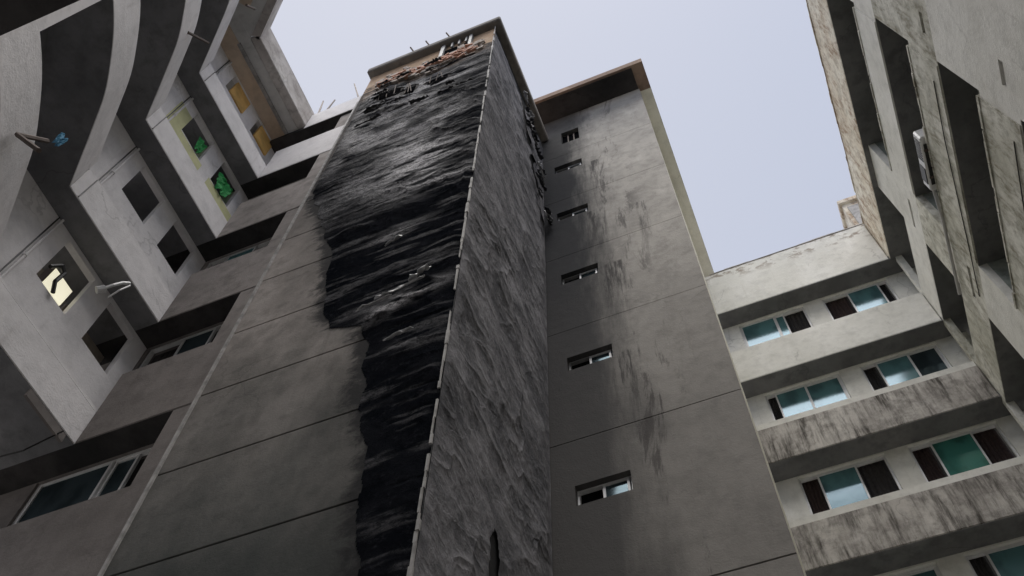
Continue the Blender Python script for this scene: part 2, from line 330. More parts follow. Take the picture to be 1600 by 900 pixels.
def sheet(name, plane, us, zs_, disp, keep, mat, pale, tan, parent, back=.05):
    """relief sheet in plane 'Y' (front) or 'X' (side); us, zs_ 1D grids"""
    U, Z = np.meshgrid(us, zs_); D = disp(U, Z); K = keep(U, Z)
    nu, nz = len(us), len(zs_)
    L = root_loc(parent)
    if plane == 'Y': V = np.stack([U-L.x, TY0-.004-D-L.y, Z-L.z], -1)
    else: V = np.stack([TX1+.02+D-L.x, U-L.y, Z-L.z], -1)
    # slide vertices a little inside the plane so folds overlap
    idx = np.arange(nu*nz).reshape(nz, nu)
    q = np.stack([idx[:-1, :-1], idx[:-1, 1:], idx[1:, 1:], idx[1:, :-1]], -1)
    kk = K[:-1, :-1] & K[1:, 1:] & K[:-1, 1:] & K[1:, :-1]; q = q[kk]
    me = bpy.data.meshes.new(name); me.vertices.add(nu*nz); me.vertices.foreach_set('co', V.reshape(-1))
    me.loops.add(q.size); me.loops.foreach_set('vertex_index', q.reshape(-1).astype(np.int32))
    me.polygons.add(len(q)); me.polygons.foreach_set('loop_start', np.arange(0, q.size, 4, dtype=np.int32))
    me.polygons.foreach_set('use_smooth', np.zeros(len(q), bool)); me.update(calc_edges=True)
    for an, arr in (('pale', pale(U, Z)), ('tan', tan(U, Z))):
        a = me.attributes.new(an, 'FLOAT', 'POINT'); a.data.foreach_set('value', np.clip(arr, 0, 1).reshape(-1).astype(np.float32))
    me.materials.append(mat); bm = bmesh.new(); bm.from_mesh(me)
    bmesh.ops.delete(bm, geom=[v for v in bm.verts if not v.link_faces], context='VERTS'); bm.to_mesh(me); bm.free()
    o = bpy.data.objects.new(name, me); COL.objects.link(o); o.parent = parent
    return o
def wrinkle(u, z, sd, slope=0.0, k=1.0):
    wx = .5*fbm(u*1.3, z*1.1, sd+30, 3); zz = z+slope*u+.45*fbm(u*1.0, z*.9, sd, 4); uu = u+wx
    r1 = 1-np.abs(2*vnoise(uu*.9, zz*1.15, sd+1)-1); r2 = 1-np.abs(2*vnoise(uu*2.3, zz*2.6, sd+2)-1); r3 = 1-np.abs(2*vnoise(uu*5, zz*5.5, sd+3)-1)
    saw = (zz*.8+1.6*vnoise(uu*.6, zz*.5, sd+8)) % 1.0
    amp = np.clip(fbm(u*.8, z*.6, sd+12, 3)*2.6-.55, .12, 1.4)
    blis = np.clip(fbm(u*3.2, z*3.8, sd+40, 3)-.5, 0, 1)
    return k*(amp*(.050*r1**5+.030*r2**4+.014*r3**3)+.016*saw**6+.10*blis**1.5+.014*fbm(u*8, z*9, sd+6, 3))
def leftedge(z):
    return np.interp(z, [p[0] for p in bz], [p[1] for p in bz])
def keep_front(U, Z):
    n = .05+.12*(fbm(U*1.3, Z*1.6, 70, 4)-.5)*2+.07*(vnoise(U*5, Z*4, 71)-.5)
    k = U > leftedge(Z)+n*np.where(Z < 17.2, 1, .1)
    hole = np.zeros_like(U, bool)
    for hx, hz, rx, rz in ((-5.70, 22.75, .42, .34), (-5.1, 22.45, .22, .40), (-4.36, 22.35, .34, .26), (-5.95, 21.95, .28, .12), (-4.6, 24.0, .5, .14), (-5.4, 23.7, .4, .12), (-3.8, 23.5, .35, .10)):
        q = ((U-hx)/rx)**2+((Z-hz)/rz)**2; hole |= q+.9*(fbm(U*5, Z*5, 73, 3)-.5) < 1
    top = 23.95+.4*(U+3.0)*.12+.75*(fbm(U*2.2, Z*0+3, 75, 4)-.5)
    return k & ~hole & (Z < top)
def blob(U, Z, x, z, rx, rz, sl=0):
    return np.exp(-(((U-x)/rx)**2+((Z-z-sl*(U-x))/rz)**2))
def pale_front(U, Z):
    n = fbm(U*2.0, Z*6.0, 80, 4)
    hi = np.clip((Z-14.5)/4, 0, 1)*.55*np.clip((-3.25-U)/.7, .15, 1)*np.clip((U+6.7)/.5, .3, 1)
    p = hi*np.clip((n-.25)*3, 0, 1)*np.clip((fbm(U*1.1, Z*1.3, 88, 3)-.30)*5, .2, 1)
    p += .9*blob(U, Z, -4.35, 16.7, .75, .95)*np.clip((n-.42)*6, 0, 1)+.55*blob(U, Z, -3.7, 15.4, .6, .35)*np.clip((n-.5)*7, 0, 1)
    for x, z, rx, rz, a in ((-3.65, 11.2, .38, .16, 1.0), (-4.05, 10.98, .25, .10, .8), (-4.2, 13.6, .4, .15, .4), (-3.55, 9.95, .25, .07, .5), (-4.0, 8.6, .2, .06, .5)):
        p += a*blob(U, Z, x, z, rx, rz, .2)*np.clip((n-.36)*7, 0, 1)
    p += .12*np.clip((fbm(U*1.2, Z*9, 85, 4)-.58)*8, 0, 1)
    return p
zero = lambda U, Z: U*0
tan_front = lambda U, Z: np.clip((Z-23.0)/1.0, 0, 1)*.5*np.clip((fbm(U*2, Z*2, 90, 3)-.35)*4, 0, 1)
def disp_front(U, Z):
    edge = np.clip((U-leftedge(Z)-.05)/.45, 0, 1); edge = edge*edge*(3-2*edge)
    d = wrinkle(U, Z, 3, .10, .75)*edge*np.clip((TX1+.02-U)/.15, .25, 1)
    for zj in zs[3:-1]: d = d-.012*np.exp(-((Z-zj-.03*fbm(U*2, Z*0+zj, 44, 3))/.03)**2)*edge
    return np.maximum(d, -.002)+.0015
sheet('front_cladding', 'Y', np.linspace(-6.56, TX1+.03, 210), np.linspace(GZ+.05, 24.5, 1150), disp_front, keep_front, M['char'], pale_front, tan_front, tower)
def keep_side(U, Z):
    k = Z < 25.2-.3*fbm(U*2, Z*0, 77, 3)
    # ragged fallen-off band near the rear top
    c = 7.0+(24.2-Z)*.28
    q = np.abs(U-c)+.9*(fbm(U*4, Z*2.5, 78, 4)-.5)
    k &= ~((q < .10) & (Z > 19.8))
    q2 = ((U-6.55)/.16)**2+((Z-7.2)/.9)**2
    return k & ~(q2+.6*(fbm(U*5, Z*5, 79, 3)-.5) < .8)
def pale_side(U, Z):
    n = fbm(U*1.1, Z*7.0, 95, 5); p = .16*np.clip((n-.48)*5, 0, 1)
    c = 7.0+(24.2-Z)*.28
    p += .6*np.exp(-((U-c)/.35)**2)*np.clip((Z-19)/2, 0, 1)*np.clip((n-.42)*6, 0, 1)
    return p
sheet('side_cladding', 'X', np.linspace(TY0-.02, TY1-.01, 170), np.linspace(GZ+.05, 25.4, 1150), lambda U, Z: wrinkle(U, Z, 33, -.06, .62)*np.clip((U-TY0+.02)/.12, .2, 1)*np.clip((TY1-U)/.3, .15, 1), keep_side, M['char_side'], pale_side, zero, tower)
# torn corner bead between the two faces
mb = MB(); z = 4.0
while z < 25.3:
    h = random.uniform(.05, .35); j = random.uniform(-.008, .012); w_ = random.choice((.008, .012, .03, .015))
    if random.random() < .85: mb.box(TX1+.020-w_*.5, TX1+.035+j*1.4, TY0-.062-abs(j), TY0-.045, z, z+h*.99)
    z += h
o = mb.build('corner_bead', M['bead'], tower); o['kind'] = 'stuff'
# peeled flaps: curled strips of sheet
def flap(cx, cy, cz, plane, wd, ht, out_, ang, mat):
    nu, nv = 7, 5; V = []; F = []
    sd = random.randint(0, 999)
    for j in range(nv):
        for i in range(nu):
            u = (i/(nu-1)-.5)*wd*(1-.35*abs(j/(nv-1)-.5)); v = (j/(nv-1)-.5)*ht*(1-.5*abs(i/(nu-1)-.5))
            v += (random.random()-.5)*ht*.35; u += (random.random()-.5)*wd*.10
            o_ = out_*(j/(nv-1))**1.6*(.6+.8*random.random())*.5+.03+.03*random.random()
            uu = u*math.cos(ang)-v*math.sin(ang); vv = u*math.sin(ang)+v*math.cos(ang)
            V.append((cx+uu, cy-o_, cz-vv) if plane == 'Y' else (cx+o_, cy+uu, cz-vv))
    for j in range(nv-1):
        for i in range(nu-1):
            a = j*nu+i; F.append((a, a+1, a+nu+1, a+nu))
    o = mesh_obj('torn_flap', V, F, mat, tower); s = o.modifiers.new('thick', 'SOLIDIFY'); s.thickness = .012; return o
for x, z, wd, ht, ot, an in ((-3.75, 11.18, .75, .16, .12, .25), (-4.1, 11.0, .5, .12, .10, .22), (-3.5, 11.38, .35, .12, .16, .5), (-3.6, 9.9, .4, .07, .08, .2), (-4.1, 12.9, .3, .08, .1, .5)):
    flap(x, TY0-.10, z, 'Y', wd, ht, ot, -an, M['flap'])
for i in range(26):
    x = random.uniform(-6.3, -3.5); z = random.uniform(20.4, 23.9); flap(x, TY0-.08, z, 'Y', random.uniform(.2, .55), random.uniform(.08, .2), random.uniform(.05, .2), -random.uniform(-.2, .4), M['flap_dark'])
for i in range(34):
    z = random.uniform(19.6, 24.9); y = 7.0+(24.2-z)*.28+random.uniform(-.35, .35); flap(TX1+.10, y, z, 'X', random.uniform(.15, .4), random.uniform(.08, .22), random.uniform(.05, .22), random.uniform(-.6, .6), random.choice((M['flap_dark'], M['flap'], M['flap_dark'])))
for i in range(0):
    z = random.uniform(6.5, 17); flap(TX1+.10, random.uniform(5.2, 8.2), z, 'X', random.uniform(.25, .6), random.uniform(.05, .12), random.uniform(.05, .16), random.uniform(-.25, .25), M['flap_dark'])
# exposed brick courses and rubble near the top of the front face
bmesh_brick = None
def brick(x, y, z, L_=.20, rot=0):
    global bmesh_brick
    if bmesh_brick is None:
        mb = MB().box(-.10, .10, -.05, .05, -.035, .035); me = bpy.data.meshes.new('brick'); me.from_pydata(mb.v, [], mb.f); me.materials.append(M['brick']); bmesh_brick = me
    o = bpy.data.objects.new('brick', bmesh_brick); COL.objects.link(o); o.parent = tower
    o.location = Vector((x, y, z))-tower.location; o.rotation_euler = (random.uniform(-.12, .12), rot+random.uniform(-.06, .06), random.uniform(-.25, .25)); return o
for x0, x1, z0, n in ((-6.1, -5.3, 23.95, 4), (-5.3, -4.4, 23.75, 3), (-4.3, -3.4, 23.8, 3), (-5.95, -5.35, 24.25, 3), (-5.2, -4.3, 24.0, 3), (-4.9, -4.2, 23.8, 2), (-4.3, -3.6, 24.05, 3), (-3.9, -3.45, 24.35, 2)):
    for k in range(n):
        x = x0+.12*(k % 2)
        while x < x1:
            if random.random() < .6: brick(x, TY0-.02-random.uniform(0, .05), z0+k*.085+random.choice((0, 0, 0, .06, -.08, .12)))
            x += .225
mb = MB()
for i in range(280):
    x = random.uniform(-6.2, -3.3); z = 24.1+.18*math.sin(x*3)+random.gauss(0, .24); s_ = random.uniform(.025, .08)
    p = [Vector((x, TY0-.03, z))+Vector((a*s_*random.uniform(.6, 1.6), b_*s_*.7, c*s_*random.uniform(.5, 1.2))) for a, b_, c in ((-1,-1,-1),(1,-1,-1),(1,1,-1),(-1,1,-1),(-1,-1,1),(1,-1,1),(1,1,1),(-1,1,1))]
    mb.hexa(p)
o = mb.build('broken_plaster', M['mortar'], tower); o['kind'] = 'stuff'
# broken openings near the top: black plates for their unlit depth, with bent bars
for x, z, wd, ht in ((-5.72, 22.75, .62, .48), (-5.1, 22.4, .26, .5), (-4.38, 22.35, .5, .34)):
    f_ = MB().box(x-wd/2, x+wd/2, TY0-.02, TY0-.003, z-ht/2, z+ht/2).build('broken_opening', M['void'], tower)
    b_ = MB()
    for k in range(3):
        xx = x-wd/2+wd*(k+.5)/3; b_.tube((xx, TY0-.05, z-ht/2), (xx+random.uniform(-.08, .08), TY0-.12, z+ht/2), .012, 5)
    b_.build('bent_bar', M['steel'], f_)
win = MB().box(-4.42, -3.72, TY0-.03, TY0-.004, 24.55, 25.1).build('roof_vent_opening', M['void'], tower)
MB().box(-4.52, -4.42, TY0-.09, TY0-.002, 24.4, 25.53).build('frame', M['alu_dull'], win)
MB().box(-3.72, -3.64, TY0-.09, TY0-.002, 24.5, 25.53).build('frame', M['alu_dull'], win)
for k in range(3): MB().box(-4.24+k*.2, -4.19+k*.2, TY0-.08, TY0-.002, 25.1, 25.53).build('louvre', M['alu_dull'], win)
for x, t in ((-5.32, .1), (-4.86, .06), (-4.26, .12)):
    o = MB().tube((x, 4.9, TZ+.30), (x-.12, 4.75, TZ+.62), .022, 6).build('rooftop_rod', M['steel'])
    tag(o, {-5.32: 'short bent steel rod on tower roof edge, leftmost of the three there', -4.86: 'middle one of three short steel rods sticking up from tower roof edge', -4.26: 'short steel rod on tower roof edge nearest the broken vent'}[x], 'rod', 'steel rods on the tower roof')

# ------------------------------------------------------------------ window builder
def window_y(parent, x0, x1, z0, z1, y, cells, fr=.045, label=None, fm=None):
    """window in a wall facing -Y. cells: list of (xa, xb, kind, dy)"""
    w_ = MB()
    w_.box(x0, x0+fr, y, y+.07, z0, z1); w_.box(x1-fr, x1, y, y+.07, z0, z1); w_.box(x0+fr, x1-fr, y+.002, y+.068, z0, z0+fr); w_.box(x0+fr, x1-fr, y+.002, y+.068, z1-fr, z1)
    root = w_.build('window', fm or M['alu'], parent)
    if label: root['label'] = label
    cells_y(root, z0+fr, z1-fr, y, cells); return root
def cells_y(root, z0, z1, y, cells):
    for a, b_, kind, dy in cells:
        if kind.startswith('glass'):
            f_ = MB(); t = .038
            f_.box(a, a+t, y-.012+dy, y+.03+dy, z0, z1); f_.box(b_-t, b_, y-.012+dy, y+.03+dy, z0, z1); f_.box(a+t, b_-t, y-.010+dy, y+.028+dy, z0, z0+t); f_.box(a+t, b_-t, y-.010+dy, y+.028+dy, z1-t, z1)
            f_.build('sash_frame', M['alu'], root)
            MB().box(a+t, b_-t, y+.008+dy, y+.016+dy, z0+t, z1-t).build('pane', M[kind], root)
        elif kind.startswith('curtain'):
            n = 14; V = []; F = []
            for i in range(n+1):
                x = a+(b_-a)*i/n; yy = y+.16+.025*math.sin(i*1.9)
                V += [(x, yy, z0-.3), (x, yy+.01*math.sin(i), z1+.1)]
            for i in range(n): F.append((2*i, 2*i+2, 2*i+3, 2*i+1))
            o = mesh_obj('curtain', V, F, M[kind], root)
        elif kind == 'bar':
            MB().box(a, b_, y-.015, y+.05, z0, z1).build('mullion', M['alu'], root)
def window_x(parent, y0, y1, z0, z1, x, sgn, cells, fr=.04):
    """window in a wall; sgn=+1: outside is -X (right wing), -1: outside is +X"""
    w_ = MB(); X = lambda a, b_: (x+sgn*a, x+sgn*b_)
    w_.box(*X(0, .07), y0, y0+fr, z0, z1); w_.box(*X(0, .07), y1-fr, y1, z0, z1); w_.box(*X(.002, .068), y0+fr, y1-fr, z0, z0+fr); w_.box(*X(.002, .068), y0+fr, y1-fr, z1-fr, z1)
    root = w_.build('window', M['alu'], parent)
    for a, b_, kind in cells:
        if kind.startswith('glass'):
            MB().box(*X(-.01, .03), a, a+.035, z0+fr, z1-fr).build('sash_frame', M['alu'], root)
            MB().box(*X(.008, .016), a+.035, b_, z0+fr, z1-fr).build('pane', M[kind], root)
        elif kind.startswith('open'):       # casement swung outwards
            p = Vector((x, a, 0)); d = Vector((-sgn*.86, .5, 0)); L_ = b_-a; n_ = Vector((.5*sgn, .86, 0))*.02
            q = [p-n_, p+d*L_-n_, p+d*L_+n_, p+n_]
            f_ = MB()
            def seg(t0, t1, za, zb):
                A = p+d*L_*t0; B = p+d*L_*t1; f_.hexa([(*(A-n_).xy, za), (*(B-n_).xy, za), (*(B+n_).xy, za), (*(A+n_).xy, za), (*(A-n_).xy, zb), (*(B-n_).xy, zb), (*(B+n_).xy, zb), (*(A+n_).xy, zb)])
            seg(0, .08, z0+fr, z1-fr); seg(.92, 1, z0+fr, z1-fr); seg(.08, .92, z0+fr, z0+fr+.04); seg(.08, .92, z1-fr-.04, z1-fr)
            f_.build('open_sash', M['alu'], root)
    return root

# ------------------------------------------------------------------ stair block
SY = 8.4; BY = 14.1
stair = thing('stair_block', 'tall grey stair block with smoke stains and small slot windows right of burnt tower', 'building', (-1.5, SY, GZ))
SW = [(-2.47, -1.97, 24.92, 25.80), (-2.72, -1.98, 22.92, 23.36), (-2.72, -1.97, 19.98, 20.40), (-2.70, -1.92, 16.88, 17.30), (-2.67, -1.86, 13.74, 14.15), (-2.66, -1.84, 10.33, 10.75), (-2.66, -1.84, 7.0, 7.4), (-2.66, -1.84, 3.7, 4.1)]
SZ = [GZ, 1.8, 5.1, 8.44, 11.80, 15.07, 18.10, 21.10, 24.05, 27.17]
SXR = -.06
for i, (a, c) in enumerate(zip(SZ[:-1], SZ[1:])):
    ops = [o_ for o_ in SW if o_[2] >= a and o_[3] <= c]
    mb = MB(); gg = .014 if i < 4 else .006
    for q in holes(-4.2, SXR, a+gg, c-gg, ops): mb.box(q[0], q[1], SY, SY+.22, q[2], q[3])
    mb.build('wall_panel', M['stair'], stair)
MB().box(-4.2, SXR-.03, SY+.225, SY+.26, GZ, 27.1).build('backing_wall', M['joint'], stair)
MB().box(SXR-.2, SXR, SY+.265, BY-.01, GZ, 27.17).box(SXR-.2, SXR, BY-.01, 15.3, 25.9, 27.17).build('side_wall', M['stair_side'], stair)
for i, (a, b_, c, d) in enumerate(SW):
    k = a+(b_-a)*.46
    if i == 0:
        wn = MB().box(a+.002, b_-.002, SY+.12, SY+.14, c+.002, d-.002).build('window', M['void'], stair)
        for t in (.33, .66): MB().box(a+(b_-a)*t-.015, a+(b_-a)*t+.015, SY+.09, SY+.118, c, d).build('bar', M['steel'], wn)
    else:
        wn = window_y(stair, a+.002, b_-.002, c+.002, d-.002, SY+.10, [(k, b_-.05, 'glass_dark', 0)], .03, None, M['alu_dull'] if i < 5 else None)
        MB().box(a+.04, k-.002, SY+.16, SY+.18, c+.04, d-.04).build('dark_gap', M['void'], wn)
# eave slab with dark soffit and tan edge
ev = MB().box(-3.4, .26, 7.69, 15.4, 27.18, 27.50).build('roof_slab', M['stair_slab'], stair)
MB().box(-3.35, SXR-.02, 7.76, SY+.2, 27.15, 27.178).build('sooty_soffit', M['soffit_burnt'], ev)
MB().box(SXR+.002, .255, SY+.1, 15.35, 27.15, 27.178).build('side_soffit', M['stair_side'], ev)
MB().box(-3.3, .20, 7.75, 15.3, 27.505, 27.62).build('roof_screed', M['bead'], ev)
MB().box(-2.0, -.9, 7.77, 8.38, 27.135, 27.149).build('soot_patch', M['soffit_burnt'], ev)

# ------------------------------------------------------------------ back right wing and right wing
BY = 14.1; RX = 4.84
bands = [.55, 3.8, 7.1, 10.35, 13.62, 16.82, 20.05]; PAR = 23.45
back = thing('apartment_wing', 'pale apartment wing with teal sliding windows beside the grey stair block', 'building', (2.4, BY, GZ))
right = thing('apartment_wing', 'pale apartment wing along the right edge with deep dark balcony recesses', 'building', (RX, 2, GZ))
specs = {20.05: [(.38, 2.19, [(.42, 1.36, 'glass', 0), (1.36, 1.62, 'glass', .03), (1.64, 2.15, 'curtain_k', 0)]), (2.70, 4.45, [(2.74, 3.36, 'curtain_r', 0), (3.36, 4.20, 'glass', 0), (4.22, 4.41, 'curtain_k', 0)])],
         16.82: [(.38, 2.22, [(.42, .62, 'curtain_k', 0), (.62, 1.38, 'glass', 0), (1.36, 2.18, 'glass', .03)]), (2.72, 4.55, [(2.76, 3.08, 'curtain_k', 0), (3.08, 3.86, 'glass', 0), (3.84, 4.50, 'glass_dark', .03)])],
         13.62: [(.42, 2.30, [(.46, .82, 'curtain_r', 0), (.82, 1.66, 'glass', 0), (1.68, 2.26, 'curtain_k', 0)]), (2.78, 4.62, [(2.82, 3.22, 'curtain_r', 0), (3.22, 4.08, 'glass_green', 0), (4.10, 4.58, 'curtain_r', 0)])]}
for k, zb in enumerate(bands):
    top = zb+1.42; nxt = bands[k+1] if k+1 < len(bands) else PAR
    stained = zb < 18
    if stained:
        MB().box(-.3, RX-.02, BY, BY+.15, zb+1.20, top).build('upper_band', M['right'], back)
        bevel(MB().box(-.3, RX-.02, BY-.045, BY+.15, zb, zb+1.195).build('stained_band', M['right_stain'], back), .02)
    else:
        bevel(MB().box(-.3, RX-.02, BY, BY+.15, zb, top).build('band', M['right'], back), .02)
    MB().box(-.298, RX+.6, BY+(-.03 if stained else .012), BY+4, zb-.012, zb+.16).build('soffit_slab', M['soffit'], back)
    MB().box(-.29, RX-.03, BY+.155, BY+.5, top-.06, top-.002).build('sill_ledge', M['right'], back)
    sp = specs.get(zb, specs[16.82] if k % 2 else specs[13.62])
    ops = [(a, b_, zb+1.3, nxt-.06) for a, b_, c in sp]
    mb = MB()
    for q in holes(-.298, RX+.46, zb+.162, nxt-.014, ops): mb.box(q[0], q[1], BY+.5, BY+.68, q[2], q[3])
    mb.build('pier_wall', M['right'], back)
    for a, b_, cl in sp: window_y(back, a+.002, b_-.002, zb+1.302, nxt-.062, BY+.56, cl)
    MB().box(.05, RX+.4, BY+2.6, BY+2.65, zb+.165, nxt-.013).build('room_wall', M['room'], back)
# parapet
bevel(MB().box(-.3, 4.68, BY, BY+.2, PAR, 25.75).build('parapet', M['parapet_b'], back), .03)
MB().box(-.298, RX+.6, BY+.012, BY+4, PAR-.012, PAR+.16).build('soffit_slab', M['soffit'], back)
mb = MB(); x = .1
while x < 4.6:
    l = random.uniform(.2, .8); mb.box(x, min(x+l, 4.66), BY-.015, BY+.22, 25.752, 25.752+random.uniform(.01, .05)); x += l
mb.build('parapet_coping', M['parapet_g'], back)

N1, N2 = (6.55, 10.75), (11.95, BY-.002)
bandsR = [.55, 3.8, 7.1, 10.35, 13.4, 16.62, 20.05]
Y0 = -9.6
for k, zb in enumerate(bandsR):
    nxt = bandsR[k+1] if k+1 < len(bandsR) else PAR
    top = zb+1.45
    # flush wall storey with niches and slot vents
    slots = [(5.75, 6.15, zb+.30, zb+.46), (11.1, 11.85, zb+.55, zb+.70)] if k >= 2 else []
    ops = [(N1[0], N1[1], top, nxt), (N2[0], N2[1], top, nxt)]
    mb = MB()
    for q in holes(Y0, BY+.15, zb, nxt, ops+[s_ for s_ in slots]): mb.box(RX, RX+.16, q[0], q[1], q[2], q[3])
    mb.build('wall', M['right'] if k != 5 else M['rw_band'], right)
    for s_ in slots: MB().box(RX+.10, RX+.13, s_[0]+.002, s_[1]-.002, s_[2]+.002, s_[3]-.002).build('slot_vent', M['void'], right)
    # weathered facing on the niche band, a real thin render coat
    MB().box(RX-.02, RX-.002, N1[0]+.1, N1[1]-.05, zb+.02, top-.01).build('weathered_render', M['rw_band'] if k < 6 else M['right'], right)
    mb = MB(); y = N1[0]+.1
    while y < N1[1]-.2:
        l = random.uniform(.15, .6); mb.box(RX-.03-random.uniform(0, .02), RX+.12, y, min(y+l, N1[1]-.06), top, top+random.uniform(.02, .09)); y += l*1.05
    mb.build('broken_ledge', M['rw_band'], right)
    MB().box(RX+.012, RX+3.5, Y0+.02, BY+.010, zb-.012, zb+.16).build('soffit_slab', M['soffit'], right)
    wx = RX+.55
    wins = [(7.4, 8.6), (8.95, 10.2)]
    mb = MB()
    for q in holes(6.5, BY+.49, zb+.162, nxt-.014, [(a, b_, zb+1.7, nxt-.1) for a, b_ in wins]): mb.box(wx, wx+.15, q[0], q[1], q[2], q[3])
    mb.build('recess_wall', M['recess_r'], right)
    for a, b_ in wins:
        mid = (a+b_)/2
        window_x(right, a+.002, b_-.002, zb+1.702, nxt-.102, wx+.03, 1, [(a+.05, mid, 'glass_dark'), (mid, b_-.05, 'glass_dark')])
    for yy in (N1[0]-.14, N1[1]+.002, N2[0]-.142): MB().box(RX+.162, wx, yy, yy+.138, zb+.165, nxt-.014).build('jamb_wall', M['recess_r'], right)
    if k in (3, 4, 5):
        for yy, dz in ((7.25, .35), (8.05, .5), (8.9, .4), (9.8, .55), (10.35, .3)):
            f_ = MB().tube((RX+.03, yy, top+.01), (RX+.40, yy+.05, top+dz), .018, 5).tube((RX+.05, yy+.10, top+.01), (RX+.42, yy+.15, top+dz), .014, 5)
            o = f_.build('bent_frame_bars', M['alu'], right); o['kind'] = 'stuff'
        MB().path([(RX-.03, 7.0, zb+.3), (RX-.035, 8.2, zb+.34), (RX-.03, 10.5, zb+.22), (RX-.01, 11.6, zb+.26)], .010, 5).build('thin_line', M['black'], right)
# right parapet (overhangs a little, heavily weathered)
bevel(MB().box(4.70, 4.95, Y0, BY+.14, PAR, 25.8).build('parapet', M['parapet_w'], right), .03)
MB().box(4.712, RX+3.5, Y0+.02, BY+.010, PAR-.012, PAR+.16).build('soffit_slab', M['soffit'], right)
mb = MB(); y = 4.0
while y < 14:
    l = random.uniform(.1, .5); mb.box(4.69-random.uniform(0, .02), 4.96, y, min(y+l, 14.15), 25.802, 25.80+random.uniform(.015, .07)); y += l
mb.build('parapet_coping', M['parapet_w'], right)
# little roof room
rr = thing('roof_room', 'small cream rooftop box rising behind the corner of the right parapets', 'roof room', (5.0, 15.6, 25.7))
MB().box(4.88, 5.9, 15.4, 17.4, 23.6, 29.75).build('wall', M['parapet_w'], rr)
bevel(MB().box(4.80, 6.0, 15.3, 17.5, 29.76, 30.0).build('roof', M['parapet_w'], rr), .02)
MB().box(5.0, 5.7, 15.37, 15.398, 27.5, 29.5).build('panel', M['bead'], rr)

# AC unit hanging under the niche
ac = thing('air_conditioner', 'white weathered air conditioner unit hanging in the middle right balcony recess', 'air conditioner', (4.75, 9.0, 17.9))
bevel(MB().box(4.70, 4.98, 8.55, 9.75, 18.16, 18.58).build('casing', M['white'], ac), .03)
MB().box(4.74, 4.94, 8.7, 9.6, 18.14, 18.158).build('base_tray', M['black'], ac)
o = MB()
for k in range(8): o.box(4.688, 4.699, 8.65+k*.06, 8.68+k*.06, 18.22, 18.52)
o = o.build('grille', M['black'], ac); o['kind'] = 'stuff'
MB().box(4.682, 4.699, 9.25, 9.6, 18.22, 18.52).build('fan_cover', M['black'], ac)
for yy in (8.8, 9.4): MB().box(4.72, 5.38, yy, yy+.04, 18.10, 18.135).build('bracket', M['steel'], ac)
tag(MB().path([(4.79, 9.76, 18.3), (4.79, 10.4, 18.1), (4.79, 12.2, 18.05)], .035).build('drain_pipe', M['pipe']), 'pale drain pipe running from the white air conditioner along the wall', 'pipe')

# ------------------------------------------------------------------ back left wing
LY = 5.06; LXW = -8.6
bl = [.65, 3.9, 7.15, 10.42, 13.72, 17.0, 20.2]; LPAR = 23.2
bleft = thing('apartment_wing', 'brown grey wing between left wing and the burnt tower', 'building', (-7.6, LY, GZ))
for k, zb in enumerate(bl):
    nxt = bl[k+1] if k+1 < len(bl) else 22.93
    top = zb+1.72
    mat = M['backleft'] if zb < 19.5 else M['left']
    x0 = LXW+.002 if zb > 10 else -13
    bevel(MB().box(x0, TX0-.055, LY, LY+.15, zb, top).build('band', mat, bleft), .015)
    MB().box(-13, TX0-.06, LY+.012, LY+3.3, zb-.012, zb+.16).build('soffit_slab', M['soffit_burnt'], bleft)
    MB().box(-7.05, TX0-.056, LY+.01, LY+.15, top+.001, nxt-.014).build('pier', M['backleft'], bleft)
    wl = -9.05 if zb > 8 else -9.5
    mb = MB()
    rmat = M['backleft'] if k < 6 else M['tan']  # top storey tan stands for warm light on the recess wall
    for q in holes(-13, TX0-.05, zb+.162, nxt-.014, [(wl+.06, -7.30, zb+1.9, nxt-.02)]): mb.box(q[0], q[1], LY+.38, LY+.55, q[2], q[3])
    mb.build('recess_wall', rmat, bleft)
    gk = {7.15: [(wl+.12, -8.2, 'glass_dark', 0), (-8.18, -7.8, 'glass_dark', .03), (-7.78, -7.36, 'curtain_k', 0)], 10.42: [(-8.9, -8.35, 'curtain_k', 0), (-8.33, -7.7, 'glass_dark', 0), (-7.7, -7.36, 'curtain_k', .03)], 13.72: [(-8.92, -8.6, 'curtain_k', 0), (-8.55, -7.9, 'glass', 0), (-7.88, -7.36, 'curtain_k', 0)]}.get(zb, [(-8.9, -8.2, 'glass_dark', 0), (-8.0, -7.36, 'curtain_k', 0)])
    window_y(bleft, wl+.062, -7.302, zb+1.902, nxt-.022, LY+.42, gk, .04)
    MB().box(-9.8, -6.7, LY+2.4, LY+2.45, zb+.165, nxt).build('room_wall', M['room'], bleft)
MB().box(-8.07, TX0-.03, LY-.05, LY+.12, 22.95, 24.0).build('parapet', M['left'], bleft)
MB().box(-13, TX0-.035, LY-.038, LY+3.3, 22.93, 23.1).build('soffit_slab', M['soffit_burnt'], bleft)
for (a, b_, lb) in (((-6.75, 5.15, 23.9), (-7.45, 5.2, 26.7), 'longest thin steel rod standing between the left parapet and burnt tower'), ((-8.02, 5.15, 23.9), (-8.30, 5.2, 26.1), 'thin rod standing at the parapet corner, leftmost of the rods'), ((-7.90, 5.15, 23.9), (-7.85, 5.2, 25.65), 'thin leaning rod on the parapet corner beside the leftmost rod')):
    tag(MB().tube(a, b_, .03, 6, .02).build('rooftop_rod', M['steel']), lb, 'rod', 'steel rods on the left parapet')

